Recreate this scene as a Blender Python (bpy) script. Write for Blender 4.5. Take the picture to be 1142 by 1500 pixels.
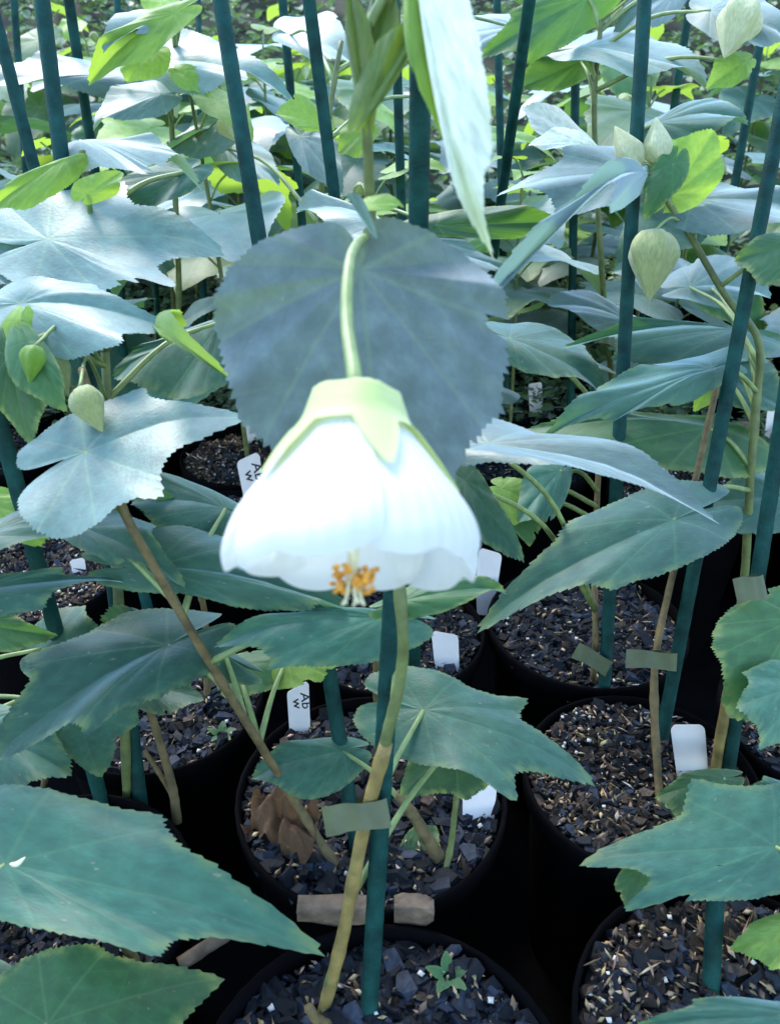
import bpy, bmesh, math, random
from mathutils import Vector, Matrix, noise
R = math.radians
random.seed(7)
for o in list(bpy.data.objects): bpy.data.objects.remove(o)
sc = bpy.context.scene
C = sc.collection

# ------------------------------------------------------------------ camera
SOIL = 0.145
FPX = 1250.0; PITCH = R(31); CAMZ = SOIL + 0.375
cp, sp_ = math.cos(PITCH), math.sin(PITCH)
CAM = Vector((0, 0, CAMZ)); FW = Vector((0, cp, -sp_)); UP = Vector((0, sp_, cp)); RT = Vector((1, 0, 0))
cam = bpy.data.cameras.new('camera'); camo = bpy.data.objects.new('camera', cam); C.objects.link(camo)
camo.location = CAM; camo.rotation_euler = (R(90) - PITCH, 0, 0)
cam.sensor_fit = 'VERTICAL'; cam.lens = 4.2; cam.sensor_height = 4.2 * 1500 / FPX; cam.sensor_width = 4.2
cam.clip_start = 0.01; cam.clip_end = 300
cam.dof.use_dof = True; cam.dof.focus_distance = 0.48; cam.dof.aperture_fstop = 2.4
sc.camera = camo

# ------------------------------------------------------------------ sky, sun, exposure
SUN_EL, SUN_AZ = R(48), R(-28)          # azimuth measured from +Y (behind the plants) towards +X
w = bpy.data.worlds.new('World'); sc.world = w; w.use_nodes = True
nt = w.node_tree; nt.nodes.clear()
sky = nt.nodes.new('ShaderNodeTexSky'); sky.sky_type = 'NISHITA'; sky.sun_disc = False
sky.sun_elevation = SUN_EL; sky.sun_rotation = SUN_AZ
sky.air_density = 1.0; sky.dust_density = 0.5; sky.ozone_density = 1.3
bg = nt.nodes.new('ShaderNodeBackground'); bg.inputs['Strength'].default_value = 0.14
wo = nt.nodes.new('ShaderNodeOutputWorld')
nt.links.new(sky.outputs[0], bg.inputs[0]); nt.links.new(bg.outputs[0], wo.inputs[0])
sun = bpy.data.lights.new('sun', 'SUN'); sun.energy = 0.9; sun.angle = R(22); sun.color = (1.0, 0.95, 0.87)
suno = bpy.data.objects.new('sun', sun); C.objects.link(suno)
sd = Vector((math.sin(SUN_AZ) * math.cos(SUN_EL), math.cos(SUN_AZ) * math.cos(SUN_EL), math.sin(SUN_EL)))
suno.rotation_euler = sd.to_track_quat('Z', 'Y').to_euler(); suno.location = (0, 0, 5)
sc.view_settings.view_transform = 'Standard'; sc.view_settings.look = 'None'
sc.view_settings.exposure = 2.4; sc.view_settings.gamma = 1.0

# ------------------------------------------------------------------ pixel helpers (photo pixels -> points in the place)
def ray(u, v): return FW + RT * ((u - 571) / FPX) + UP * (-(v - 750) / FPX)
def P(u, v, d): return CAM + ray(u, v) * d
def Pz(u, v, z=SOIL):
    r = ray(u, v); return CAM + r * ((z - CAMZ) / r.z)
def Ppl(u, v, p0, n):
    r = ray(u, v); return CAM + r * ((p0 - CAM).dot(n) / r.dot(n))

# ------------------------------------------------------------------ materials
def mat(name):
    m = bpy.data.materials.new(name); m.use_nodes = True
    t = m.node_tree; b = t.nodes['Principled BSDF']; return m, t, b
def nd(t, k, **kw):
    n = t.nodes.new(k)
    for a, v in kw.items():
        if a == 'inp':
            for i, x in v.items(): n.inputs[i].default_value = x
        else: setattr(n, a, v)
    return n
def rampn(t, stops):
    r = t.nodes.new('ShaderNodeValToRGB'); e = r.color_ramp.elements
    while len(e) < len(stops): e.new(0.5)
    for x, (p, c) in zip(e, stops): x.position = p; x.color = (*c, 1)
    return r
def simple(name, col, rough=.5, var=.25, scale=200, bump=.0, spec=.5, bscale=None):
    m, t, b = mat(name)
    tc = nd(t, 'ShaderNodeTexCoord'); nz = nd(t, 'ShaderNodeTexNoise', inp={'Scale': scale, 'Detail': 4})
    t.links.new(tc.outputs['Object'], nz.inputs['Vector'])
    lo = tuple(c * (1 - var) for c in col); hi = tuple(min(1, c * (1 + var)) for c in col)
    rp = rampn(t, [(.3, lo), (.7, hi)]); t.links.new(nz.outputs[0], rp.inputs[0]); t.links.new(rp.outputs[0], b.inputs['Base Color'])
    b.inputs['Roughness'].default_value = rough; b.inputs['Specular IOR Level'].default_value = spec
    if bump:
        n2 = nd(t, 'ShaderNodeTexNoise', inp={'Scale': bscale or scale * 3, 'Detail': 5}); t.links.new(tc.outputs['Object'], n2.inputs['Vector'])
        bp = nd(t, 'ShaderNodeBump', inp={'Strength': bump, 'Distance': .001}); t.links.new(n2.outputs[0], bp.inputs['Height']); t.links.new(bp.outputs[0], b.inputs['Normal'])
    return m
def leafmat(name, top, under, trans, tw=.35, edge=None, sheen=.45, rough=.5, veinc=1.5, sheen_tint=(.78, .9, 1.0), spec=.5):
    m, t, b = mat(name); L = t.links.new
    at = nd(t, 'ShaderNodeAttribute', attribute_name='lf')       # (x along, y across, ring)
    sp = nd(t, 'ShaderNodeSeparateXYZ'); L(at.outputs['Vector'], sp.inputs[0])
    oi = nd(t, 'ShaderNodeObjectInfo'); tc = nd(t, 'ShaderNodeTexCoord')
    # veins: palmate rays from the petiole
    ya = nd(t, 'ShaderNodeMath', operation='ABSOLUTE'); L(sp.outputs[1], ya.inputs[0])
    an = nd(t, 'ShaderNodeMath', operation='ARCTAN2'); L(ya.outputs[0], an.inputs[0]); L(sp.outputs[0], an.inputs[1])
    pp = nd(t, 'ShaderNodeMath', operation='PINGPONG', inp={1: .36}); L(an.outputs[0], pp.inputs[0])
    ln = nd(t, 'ShaderNodeVectorMath', operation='LENGTH'); cx = nd(t, 'ShaderNodeCombineXYZ'); L(sp.outputs[0], cx.inputs[0]); L(sp.outputs[1], cx.inputs[1]); L(cx.outputs[0], ln.inputs[0])
    dd = nd(t, 'ShaderNodeMath', operation='MULTIPLY'); L(pp.outputs[0], dd.inputs[0]); L(ln.outputs['Value'], dd.inputs[1])
    vm = nd(t, 'ShaderNodeMapRange', inp={1: .004, 2: .013, 3: 1, 4: 0}); L(dd.outputs[0], vm.inputs[0])
    # side veins: slanted stripes leaving each main vein
    sm = nd(t, 'ShaderNodeMath', operation='MULTIPLY_ADD', inp={1: -.8}); L(dd.outputs[0], sm.inputs[0]); L(ln.outputs['Value'], sm.inputs[2])
    s2 = nd(t, 'ShaderNodeMath', operation='PINGPONG', inp={1: .065}); L(sm.outputs[0], s2.inputs[0])
    v2 = nd(t, 'ShaderNodeMapRange', inp={1: .002, 2: .009, 3: .45, 4: 0}); L(s2.outputs[0], v2.inputs[0])
    vv = nd(t, 'ShaderNodeMath', operation='MAXIMUM'); L(vm.outputs[0], vv.inputs[0]); L(v2.outputs[0], vv.inputs[1])
    nz = nd(t, 'ShaderNodeTexNoise', inp={'Scale': 9, 'Detail': 5, 'Roughness': .6}); L(cx.outputs[0], nz.inputs['Vector'])
    n3 = nd(t, 'ShaderNodeTexNoise', inp={'Scale': 45, 'Detail': 3}); L(cx.outputs[0], n3.inputs['Vector'])
    k = .55
    rp = rampn(t, [(.28, tuple(c * (k + .15) for c in top)), (.5, top), (.75, tuple(c * 1.45 for c in top))]); L(nz.outputs[0], rp.inputs[0])
    hs = nd(t, 'ShaderNodeHueSaturation'); L(rp.outputs[0], hs.inputs['Color'])
    hv = nd(t, 'ShaderNodeMapRange', inp={1: 0, 2: 1, 3: .7, 4: 1.35}); L(oi.outputs['Random'], hv.inputs[0]); L(hv.outputs[0], hs.inputs['Value'])
    mv = nd(t, 'ShaderNodeMix', data_type='RGBA'); mv.inputs['B'].default_value = (*[min(1, c * veinc + .015) for c in under], 1)
    vf = nd(t, 'ShaderNodeMath', operation='MULTIPLY', inp={1: .22}); L(vv.outputs[0], vf.inputs[0])
    L(vf.outputs[0], mv.inputs['Factor']); L(hs.outputs[0], mv.inputs['A'])
    col = mv.outputs['Result']
    if edge:
        er = nd(t, 'ShaderNodeMapRange', inp={1: .86, 2: 1.0, 3: 0, 4: .9}); L(sp.outputs[2], er.inputs[0])
        em = nd(t, 'ShaderNodeMath', operation='MULTIPLY'); L(er.outputs[0], em.inputs[0])
        e2 = nd(t, 'ShaderNodeMapRange', inp={1: .42, 2: .6, 3: 0, 4: 1}); L(nz.outputs[0], e2.inputs[0]); L(e2.outputs[0], em.inputs[1])
        me = nd(t, 'ShaderNodeMix', data_type='RGBA'); me.inputs['B'].default_value = (*edge, 1); L(em.outputs[0], me.inputs['Factor']); L(col, me.inputs['A']); col = me.outputs['Result']
    n4 = nd(t, 'ShaderNodeTexNoise', inp={'Scale': 21, 'Detail': 2}); L(cx.outputs[0], n4.inputs['Vector'])
    n5 = nd(t, 'ShaderNodeMath', operation='MULTIPLY_ADD', inp={1: 17.0}); L(oi.outputs['Random'], n5.inputs[0])
    av = nd(t, 'ShaderNodeVectorMath', operation='ADD'); L(cx.outputs[0], av.inputs[0]); L(n5.outputs[0], av.inputs[1]); L(av.outputs[0], n4.inputs['Vector'])
    s4 = nd(t, 'ShaderNodeMapRange', inp={1: .71, 2: .75, 3: 0, 4: .55}); L(n4.outputs[0], s4.inputs[0])
    m4 = nd(t, 'ShaderNodeMix', data_type='RGBA'); m4.inputs['B'].default_value = (.30, .27, .17, 1); L(s4.outputs[0], m4.inputs['Factor']); L(col, m4.inputs['A']); col = m4.outputs['Result']
    ge = nd(t, 'ShaderNodeNewGeometry')
    mb = nd(t, 'ShaderNodeMix', data_type='RGBA'); mb.inputs['B'].default_value = (*under, 1)
    L(ge.outputs['Backfacing'], mb.inputs['Factor']); L(col, mb.inputs['A'])
    L(mb.outputs['Result'], b.inputs['Base Color'])
    b.inputs['Roughness'].default_value = rough; b.inputs['Specular IOR Level'].default_value = spec
    b.inputs['Sheen Weight'].default_value = sheen; b.inputs['Sheen Roughness'].default_value = .45; b.inputs['Sheen Tint'].default_value = (*sheen_tint, 1)
    hb = nd(t, 'ShaderNodeMath', operation='MULTIPLY_ADD', inp={1: -.25}); L(vv.outputs[0], hb.inputs[0]); L(n3.outputs[0], hb.inputs[2])
    bp = nd(t, 'ShaderNodeBump', inp={'Strength': .16, 'Distance': .001}); L(hb.outputs[0], bp.inputs['Height']); L(bp.outputs[0], b.inputs['Normal'])
    tr = nd(t, 'ShaderNodeBsdfTranslucent'); tr.inputs[0].default_value = (*trans, 1)
    mx = nd(t, 'ShaderNodeMixShader'); mx.inputs[0].default_value = tw
    out = t.nodes['Material Output']; L(b.outputs[0], mx.inputs[1]); L(tr.outputs[0], mx.inputs[2]); L(mx.outputs[0], out.inputs[0])
    return m
M = {}
M['leaf'] = leafmat('leaf_green', (.034, .112, .068), (.07, .15, .06), (.07, .22, .02), .25, edge=(.16, .22, .07), sheen=.8, rough=.5, spec=.35, sheen_tint=(.68, .93, 1.0))  # cyan sheen tint paints the blue sky's reflection onto the leaves
M['leafg'] = leafmat('leaf_fresh_green', (.035, .12, .035), (.12, .22, .08), (.16, .36, .03), .32, edge=(.3, .34, .08))
M['lime'] = leafmat('leaf_lime_young_backlit', (.22, .38, .06), (.26, .40, .08), (.42, .62, .05), .45, sheen=.25)  # lime of young leaves; elsewhere paints the glow of backlit leaves into the colour
M['pale'] = leafmat('leaf_downy_skylit', (.085, .17, .14), (.15, .25, .10), (.16, .32, .04), .2, sheen=1.0, rough=.46, spec=.7, sheen_tint=(.82, .95, 1.0))  # paler copy of the leaf green, sky sheen of upper leaves put in colour
M['cream_leaf'] = leafmat('leaf_overlit_bract_cream', (.58, .62, .50), (.5, .62, .16), (.55, .65, .25), .3, sheen=.8, sheen_tint=(1, 1, 1))  # bract cream; on the hanging leaf it paints in the overexposure
M['olive'] = leafmat('leaf_young_olive', (.10, .155, .028), (.14, .2, .04), (.2, .32, .03), .3, sheen=.2)
M['grey'] = leafmat('leaf_downy_sky_grey', (.098, .132, .128), (.15, .2, .10), (.14, .26, .04), .15, sheen=.9, rough=.6, spec=.2, sheen_tint=(.86, .9, 1.0))  # grey base and tint stand in for sky reflection on the downy leaf
M['small'] = leafmat('weed_leaf', (.06, .13, .04), (.10, .17, .06), (.14, .3, .03), .3, sheen=.7)
M['dry'] = leafmat('leaf_dry', (.15, .075, .03), (.2, .12, .06), (.22, .1, .03), .2, sheen=.1, rough=.8)
M['stem'] = simple('stem_green', (.12, .15, .045), .55, .35, 120, .4)
M['oldstem'] = simple('stem_yellow_base', (.24, .175, .05), .6, .35, 120, .5)
M['stemb'] = simple('stem_woody', (.135, .098, .036), .7, .4, 150, .6)
M['petiole'] = simple('petiole', (.2, .27, .09), .5, .25, 150)
M['calyx'] = leafmat('calyx', (.47, .58, .2), (.55, .65, .25), (.55, .66, .2), .3, sheen=.4, rough=.6)
M['bud'] = leafmat('bud', (.29, .32, .12), (.4, .45, .22), (.45, .5, .2), .25, sheen=.4, rough=.6)
M['cream'] = leafmat('bud_cream', (.6, .63, .40), (.62, .64, .42), (.6, .64, .3), .45, sheen=.3, rough=.6)
M['stake'] = simple('stake_green', (.006, .047, .039), .6, .45, 90, .5, spec=.16, bscale=900)
M['pot'] = simple('pot_black', (.0025, .0023, .0028), .85, .3, 40, .2, spec=.04)
M['soil'] = simple('soil', (.006, .0055, .006), .9, .5, 300, .8)
M['tag'] = simple('tag_white', (.78, .71, .67), .45, .05, 80)
M['ink'] = simple('ink', (.012, .012, .015), .6, .1, 100)
M['tie'] = simple('tie_olive', (.07, .085, .028), .45, .2, 120, .2)
M['ground'] = simple('ground', (.03, .035, .02), .9, .5, 12, .5)
M['bark'] = simple('bark', (.14, .10, .065), .8, .45, 120, .8)
M['twig'] = simple('twig', (.13, .09, .06), .85, .4, 160, .6)
M['anther'] = simple('anther', (.75, .34, .04), .6, .3, 900)
M['style'] = simple('style', (.75, .72, .45), .6, .1, 300)
def chipmat():
    m, t, b = mat('chips'); L = t.links.new
    a = nd(t, 'ShaderNodeAttribute', attribute_name='tint'); tc = nd(t, 'ShaderNodeTexCoord')
    nz = nd(t, 'ShaderNodeTexNoise', inp={'Scale': 350, 'Detail': 5}); L(tc.outputs['Object'], nz.inputs['Vector'])
    mr = nd(t, 'ShaderNodeMapRange', inp={1: .3, 2: .7, 3: .6, 4: 1.4}); L(nz.outputs[0], mr.inputs[0])
    mx = nd(t, 'ShaderNodeVectorMath', operation='SCALE'); L(a.outputs['Vector'], mx.inputs[0]); L(mr.outputs[0], mx.inputs['Scale'])
    L(mx.outputs[0], b.inputs['Base Color']); b.inputs['Roughness'].default_value = .75; b.inputs['Specular IOR Level'].default_value = .3
    bp = nd(t, 'ShaderNodeBump', inp={'Strength': .5, 'Distance': .001}); L(nz.outputs[0], bp.inputs['Height']); L(bp.outputs[0], b.inputs['Normal'])
    return m
M['chips'] = chipmat()
def petalmat():
    m, t, b = mat('petal_white'); L = t.links.new
    at = nd(t, 'ShaderNodeAttribute', attribute_name='lf'); sp = nd(t, 'ShaderNodeSeparateXYZ'); L(at.outputs['Vector'], sp.inputs[0])
    wv = nd(t, 'ShaderNodeMath', operation='MULTIPLY', inp={1: 34}); L(sp.outputs[1], wv.inputs[0])
    sn = nd(t, 'ShaderNodeMath', operation='SINE'); L(wv.outputs[0], sn.inputs[0])
    b.inputs['Base Color'].default_value = (.82, .83, .80, 1); b.inputs['Roughness'].default_value = .55; b.inputs['Specular IOR Level'].default_value = .3
    bp = nd(t, 'ShaderNodeBump', inp={'Strength': .15, 'Distance': .0006}); L(sn.outputs[0], bp.inputs['Height']); L(bp.outputs[0], b.inputs['Normal'])
    tr = nd(t, 'ShaderNodeBsdfTranslucent'); tr.inputs[0].default_value = (.85, .87, .82, 1)
    mx = nd(t, 'ShaderNodeMixShader'); mx.inputs[0].default_value = .35
    L(b.outputs[0], mx.inputs[1]); L(tr.outputs[0], mx.inputs[2]); L(mx.outputs[0], t.nodes['Material Output'].inputs[0])
    return m
M['petal'] = petalmat()

# ------------------------------------------------------------------ object helpers
def link(name, me, m=None, parent=None):
    o = bpy.data.objects.new(name, me); C.objects.link(o)
    if m is not None and not me.materials: me.materials.append(M[m])
    if parent: o.parent = parent
    return o
def mesh(vs, fs, smooth=True, name='m'):
    me = bpy.data.meshes.new(name); me.from_pydata([tuple(v) for v in vs], [], fs); me.update()
    if smooth: me.polygons.foreach_set('use_smooth', [True] * len(me.polygons))
    return me
def tag(o, label, cat, group=None, kind=None):
    o['label'] = label; o['category'] = cat
    if group: o['group'] = group
    if kind: o['kind'] = kind
    return o
def empty(name, loc): 
    o = bpy.data.objects.new(name, None); C.objects.link(o); o.location = loc; o.empty_display_size = .02; return o
def adopt(o, parent):                       # parent a mesh built in world coordinates
    o.parent = parent; 
    if parent.type == 'EMPTY': o.matrix_parent_inverse = Matrix.Translation(-parent.location)
    return o
def catmull(pts, n=6):
    pts = [Vector(p) for p in pts]; out = []
    q = [pts[0] * 2 - pts[1]] + pts + [pts[-1] * 2 - pts[-2]]
    for i in range(len(pts) - 1):
        a, b, c, d = q[i:i + 4]
        for k in range(n):
            t = k / n
            out.append(.5 * ((2 * b) + (c - a) * t + (2 * a - 5 * b + 4 * c - d) * t * t + (3 * b - a - 3 * c + d) * t ** 3))
    out.append(pts[-1]); return out
def tube(path, rad, sides=8, cap=True, jit=0, oval=1):
    vs, fs = [], []; n = len(path)
    up = Vector((0.3, -1, .2)).normalized()
    for i, p in enumerate(path):
        t = (path[min(i + 1, n - 1)] - path[max(i - 1, 0)]).normalized()
        a = t.cross(up)
        if a.length < .01: a = t.cross(Vector((1, 0, 0)))
        a.normalize(); b = t.cross(a)
        r = rad(i / (n - 1)) if callable(rad) else rad
        for k in range(sides):
            g = 2 * math.pi * k / sides
            rr = r * (1 + (random.uniform(-jit, jit) if jit else 0))
            vs.append(p + a * math.cos(g) * rr + b * math.sin(g) * rr * oval)
    for i in range(n - 1):
        for k in range(sides):
            k2 = (k + 1) % sides
            fs.append((i * sides + k, i * sides + k2, (i + 1) * sides + k2, (i + 1) * sides + k))
    if cap:
        fs.append(tuple(range(sides))[::-1]); fs.append(tuple((n - 1) * sides + k for k in range(sides)))
    return vs, fs

# ------------------------------------------------------------------ leaves
def pchip(xs, ys, x):
    for i in range(len(xs) - 1):
        if x <= xs[i + 1]:
            t = (x - xs[i]) / (xs[i + 1] - xs[i])
            y0, y1 = ys[i], ys[i + 1]
            m0 = (ys[i + 1] - ys[i - 1]) / (xs[i + 1] - xs[i - 1]) * (xs[i + 1] - xs[i]) if i > 0 else 0
            m1 = (ys[i + 2] - ys[i]) / (xs[i + 2] - xs[i]) * (xs[i + 1] - xs[i]) if i < len(xs) - 2 else (y1 - y0)
            return (2*t**3-3*t*t+1)*y0 + (t**3-2*t*t+t)*m0 + (-2*t**3+3*t*t)*y1 + (t**3-t*t)*m1
    return ys[-1]
TH = [0, 5, 11, 20, 30, 40, 50, 58, 70, 85, 105, 125, 150, 168, 180]
OV = [1.0, .92, .82, .70, .62, .575, .55, .535, .52, .505, .49, .48, .45, .36, .12]
LB = [1.0, .91, .79, .66, .60, .66, .80, .66, .56, .54, .53, .52, .48, .38, .12]
def outline(theta, lobe):
    d = abs(math.degrees(theta))
    return pchip(TH, OV, d) * (1 - lobe) + pchip(TH, LB, d) * lobe
def leaf_mesh(B, A, S1, S2, lobe=0., arch=.1, fold=.1, wav=.03, seed=0, na=72, nr=5, N=None, teeth=.014, quilt=.007, cup=0., back=1.):
    """B base, A axis vector to the tip, S1/S2 lateral vectors for y=+1/-1; bent by arch (along), fold (across)"""
    rnd = random.Random(seed)
    if N is None:
        N = A.cross(S1 - S2).normalized()
        if N.z < 0: N = -N
    la = A.length; ys = .52 + .1 * lobe
    vs, fs, lf = [B.copy()], [], [(0, 0, 0)]
    ph = rnd.uniform(0, 6.28); ph2 = rnd.uniform(0, 6.28); kt = 26
    bite = [(rnd.uniform(.4, 2.6) * rnd.choice((-1, 1)), rnd.uniform(.03, .09), rnd.uniform(.05, .16)) for _ in range(rnd.choice((0, 0, 1, 2)))]
    for j in range(1, nr + 1):
        f = j / nr
        for i in range(na):
            th = -math.pi + 2 * math.pi * (i + .5) / na
            r = outline(th, lobe)
            if j == nr:
                tt = (i % 2) * 2 - 1
                r *= 1 + teeth * tt * 1.5 * rnd.random() ** .8 + teeth * .5 * math.sin(th * 23 + ph)
            r *= 1 + .02 * math.sin(3 * th + ph2)
            for (bt, bw, bd) in bite:
                if abs(th - bt) < bw: r *= 1 - bd
            x, y = r * f * math.cos(th), r * f * math.sin(th)
            if x < 0: x *= back
            p = B + A * x + (S1 * y if y > 0 else S2 * -y)
            h = arch * x * (1 - x) * 2.2 + fold * abs(y) * (ys - abs(y)) * 4 
            h += cup * y * y
            a = abs(th) % .72; a = min(a, .72 - a) / .36
            h += quilt * a * f * (1 - .4 * f)
            h += wav * f * f * math.sin(5 * th + ph) * r + wav * .12 * f * f * math.sin(11 * th + ph2)
            h += .11 * f * noise.noise(Vector((x * 1.7 + seed * 3.7, y * 1.7, seed * 1.3)))
            h -= .10 * max(0, x - .62) ** 2 * 4
            p = p + N * (h * la)
            vs.append(p); lf.append((x, y, f))
    for i in range(na):
        i2 = (i + 1) % na
        if i2 == 0 and False: continue
        fs.append((0, 1 + i, 1 + i2))
        for j in range(nr - 1):
            a = 1 + j * na
            fs.append((a + i, a + na + i, a + na + i2, a + i2))
    # orientation: top face along N
    v0, v1, v2 = vs[fs[0][0]], vs[fs[0][1]], vs[fs[0][2]]
    if (v1 - v0).cross(v2 - v0).dot(N) < 0: fs = [tuple(reversed(q)) for q in fs]
    me = mesh(vs, fs, True, 'leaf')
    at = me.attributes.new('lf', 'FLOAT_VECTOR', 'POINT'); at.data.foreach_set('vector', [c for v in lf for c in v])
    return me
sd_ = [100]
def pet(B, E, parent, r0=.0011, r1=.0016, sag=.1, m='petiole'):
    d = E - B; mid = B + d * .5 + Vector((0, 0, d.length * sag))
    vs, fs = tube(catmull([B, mid, E], 5), lambda t: r0 + (r1 - r0) * t, 6)
    me = mesh(vs, fs); o = link('petiole', me, m); o.parent = parent; return o
def nearest(stem, B, drop=.02):
    best = None
    for p in stem:
        c = (p - B).length + max(0, p.z - B.z + drop) * 2.0
        if best is None or c < best[0]: best = (c, p)
    return best[1]
LEN = []
def leaf(plant, stem, B, T, S1, S2, d, tilt=(0, .3), lobe=0., m='leaf', arch=.1, fold=.1, wav=.03, petiole=True, name='leaf', hi=1, label=None, cup=0., back=1., teeth=.014, quilt=.007):
    sd_[0] += 1
    n = Vector((tilt[0], -tilt[1], 1)) if len(tilt) == 2 else Vector(tilt)
    n.normalize()
    b = P(*B, d); t = Ppl(*T, b, n); s1 = Ppl(*S1, b, n); s2 = Ppl(*S2, b, n)
    A = t - b
    xs, ys = (.5 * lobe + .1 * (1 - lobe)), (.51 + .10 * lobe)
    v1 = (s1 - b - A * xs) / ys; v2 = (s2 - b - A * xs) / ys
    LEN.append((sd_[0], round(A.length, 3), round((s1 - s2).length, 3), B))
    N = n if n.z > 0 else -n
    me = leaf_mesh(b, A, v1, v2, lobe, arch, fold, wav, sd_[0], 212 if hi else 56, 6 if hi else 4, N, cup=cup, back=back, teeth=teeth, quilt=quilt)
    o = link(name, me, m); adopt(o, plant)
    if label: o['label'] = label
    if petiole and stem:
        e = nearest(stem, b)
        pt = pet(b - N * .0004, e, o, .0010, .0017)
    return o
def stem_part(plant, pts, r0, r1, m='stem', name='stem', nodes=True):
    path = catmull(pts, 8)
    ks = [random.random() for _ in range(6)]
    def rad(t):
        r = r0 + (r1 - r0) * t
        for k in ks:
            r *= 1 + .22 * math.exp(-((t - k) / .012) ** 2)
        return r
    vs, fs = tube(path, rad, 10, jit=.05); o = link(name, mesh(vs, fs), m); adopt(o, plant); return path

# ------------------------------------------------------------------ ground
def ground_z(x, y):
    z = 0
    if y > 1.45: z = min(1.5, (y - 1.45) * .42)
    return z + .03 * noise.noise(Vector((x * 2, y * 2, 0))) * min(1, max(0, (y - 1.3)))
xs = [-120, -40, -12, -6] + [-4 + .2 * i for i in range(41)] + [6, 12, 40, 120]
ysl = [-120, -40, -10, -3] + [-1 + .2 * i for i in range(36)] + [7, 9, 14, 40, 120]
vs = [(x, y, ground_z(x, y)) for y in ysl for x in xs]; W = len(xs)
fs = [(j * W + i, j * W + i + 1, (j + 1) * W + i + 1, (j + 1) * W + i) for j in range(len(ysl) - 1) for i in range(W - 1)]
g = link('ground', mesh(vs, fs), 'ground'); g['kind'] = 'structure'
M['mat'] = simple('weed_mat_black', (.003, .003, .0032), .9, .4, 60, .3, spec=.05)
wm = link('weed_mat', mesh([(-2.2, -1.5, .006), (2.2, -1.5, .006), (2.2, 1.38, .006), (-2.2, 1.38, .006)], [(0, 1, 2, 3)], False), 'mat'); wm['kind'] = 'structure'

# ------------------------------------------------------------------ weeds (uncountable)
def tiny_leaves(name, spots, s0, s1, m, rnd, rise=.03):
    vs, fs, lf = [], [], []
    for (x, y, z) in spots:
        s = rnd.uniform(s0, s1); a = rnd.uniform(0, 6.28); el = rnd.uniform(-.2, .9)
        h = rnd.uniform(0, rise)
        ax = Vector((math.cos(a) * math.cos(el), math.sin(a) * math.cos(el), math.sin(el)))
        la = Vector((-math.sin(a), math.cos(a), rnd.uniform(-.4, .4))).normalized()
        n = ax.cross(la)
        b = Vector((x, y, z + h)); k = len(vs)
        wd = rnd.uniform(.28, .5)
        pts = [(0, 0), (.3, wd * .8), (.65, wd * .75), (1, 0), (.65, -wd * .75), (.3, -wd * .8)]
        for (u, v) in pts:
            vs.append(b + ax * u * s + la * v * s + n * s * (.35 * abs(v) - .25 * u * u)); lf.append((u, v, .5))
        fs += [(k, k + 1, k + 2, k + 3), (k, k + 3, k + 4, k + 5)]
    me = mesh(vs, fs, False, name)
    at = me.attributes.new('lf', 'FLOAT_VECTOR', 'POINT'); at.data.foreach_set('vector', [c for v in lf for c in v])
    return me
rw = random.Random(3)
spots = []
while len(spots) < 42000:
    y = 1.25 + 3.4 * rw.random() ** 1.3; x = rw.uniform(-1, 1) * (.75 + .62 * y)
    if noise.noise(Vector((x * 3, y * 3, 5))) < -.32: continue
    spots.append((x, y, ground_z(x, y) + .05 * max(0, noise.noise(Vector((x * 5, y * 5, 1))))))
gc = link('ground_cover', tiny_leaves('ground_cover', spots, .012, .038, 'small', rw, .07), 'small')
tag(gc, 'small-leaved green weeds covering the rising ground behind the pots', 'weeds', kind='stuff')

# ------------------------------------------------------------------ pots
PR = .064; RIMZ = .166
def lathe(prof, n=40):
    vs, fs = [], []
    for (r, z) in prof:
        for k in range(n): vs.append((r * math.cos(2 * math.pi * k / n), r * math.sin(2 * math.pi * k / n), z))
    for j in range(len(prof) - 1):
        for k in range(n):
            k2 = (k + 1) % n; fs.append((j * n + k, j * n + k2, (j + 1) * n + k2, (j + 1) * n + k))
    return vs, fs
vs, fs = lathe([(.001, .002), (.048, .002), (.049, .004), (.0592, .1390), (.0594, .1420), (.0582, .1420), (.0580, .13), (.047, .008), (.001, .007)])
ME_BODY = mesh(vs, fs, True, 'pot_body'); ME_BODY.materials.append(M['pot'])
vs, fs = lathe([(.0590, .1385), (.0622, .1388), (.0636, .1400), (.0643, .1510), (.0640, .1528), (.0630, .1536), (.0621, .1528), (.0612, .1430), (.0590, .1385)])
ME_RIM = mesh(vs, fs, True, 'pot_rim'); ME_RIM.materials.append(M['pot'])
def soil_h(x, y, k): return .005 * noise.noise(Vector((x * 28, y * 28, k * 7.3))) + .003 * noise.noise(Vector((x * 80, y * 80, k * 3.1)))
def soil_mesh(k):
    vs, fs = [(0, 0, soil_h(0, 0, k))], []; n, rr = 40, 10
    for j in range(1, rr + 1):
        for i in range(n):
            r = .0605 * j / rr; a = 2 * math.pi * i / n; x, y = r * math.cos(a), r * math.sin(a)
            vs.append((x, y, soil_h(x, y, k) - .003 * (j / rr) ** 4))
    for i in range(n):
        i2 = (i + 1) % n; fs.append((0, 1 + i, 1 + i2))
        for j in range(rr - 1):
            a = 1 + j * n; fs.append((a + i, a + n + i, a + n + i2, a + i2))
    me = mesh(vs, fs, True, 'soil'); me.materials.append(M['soil']); return me
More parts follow.
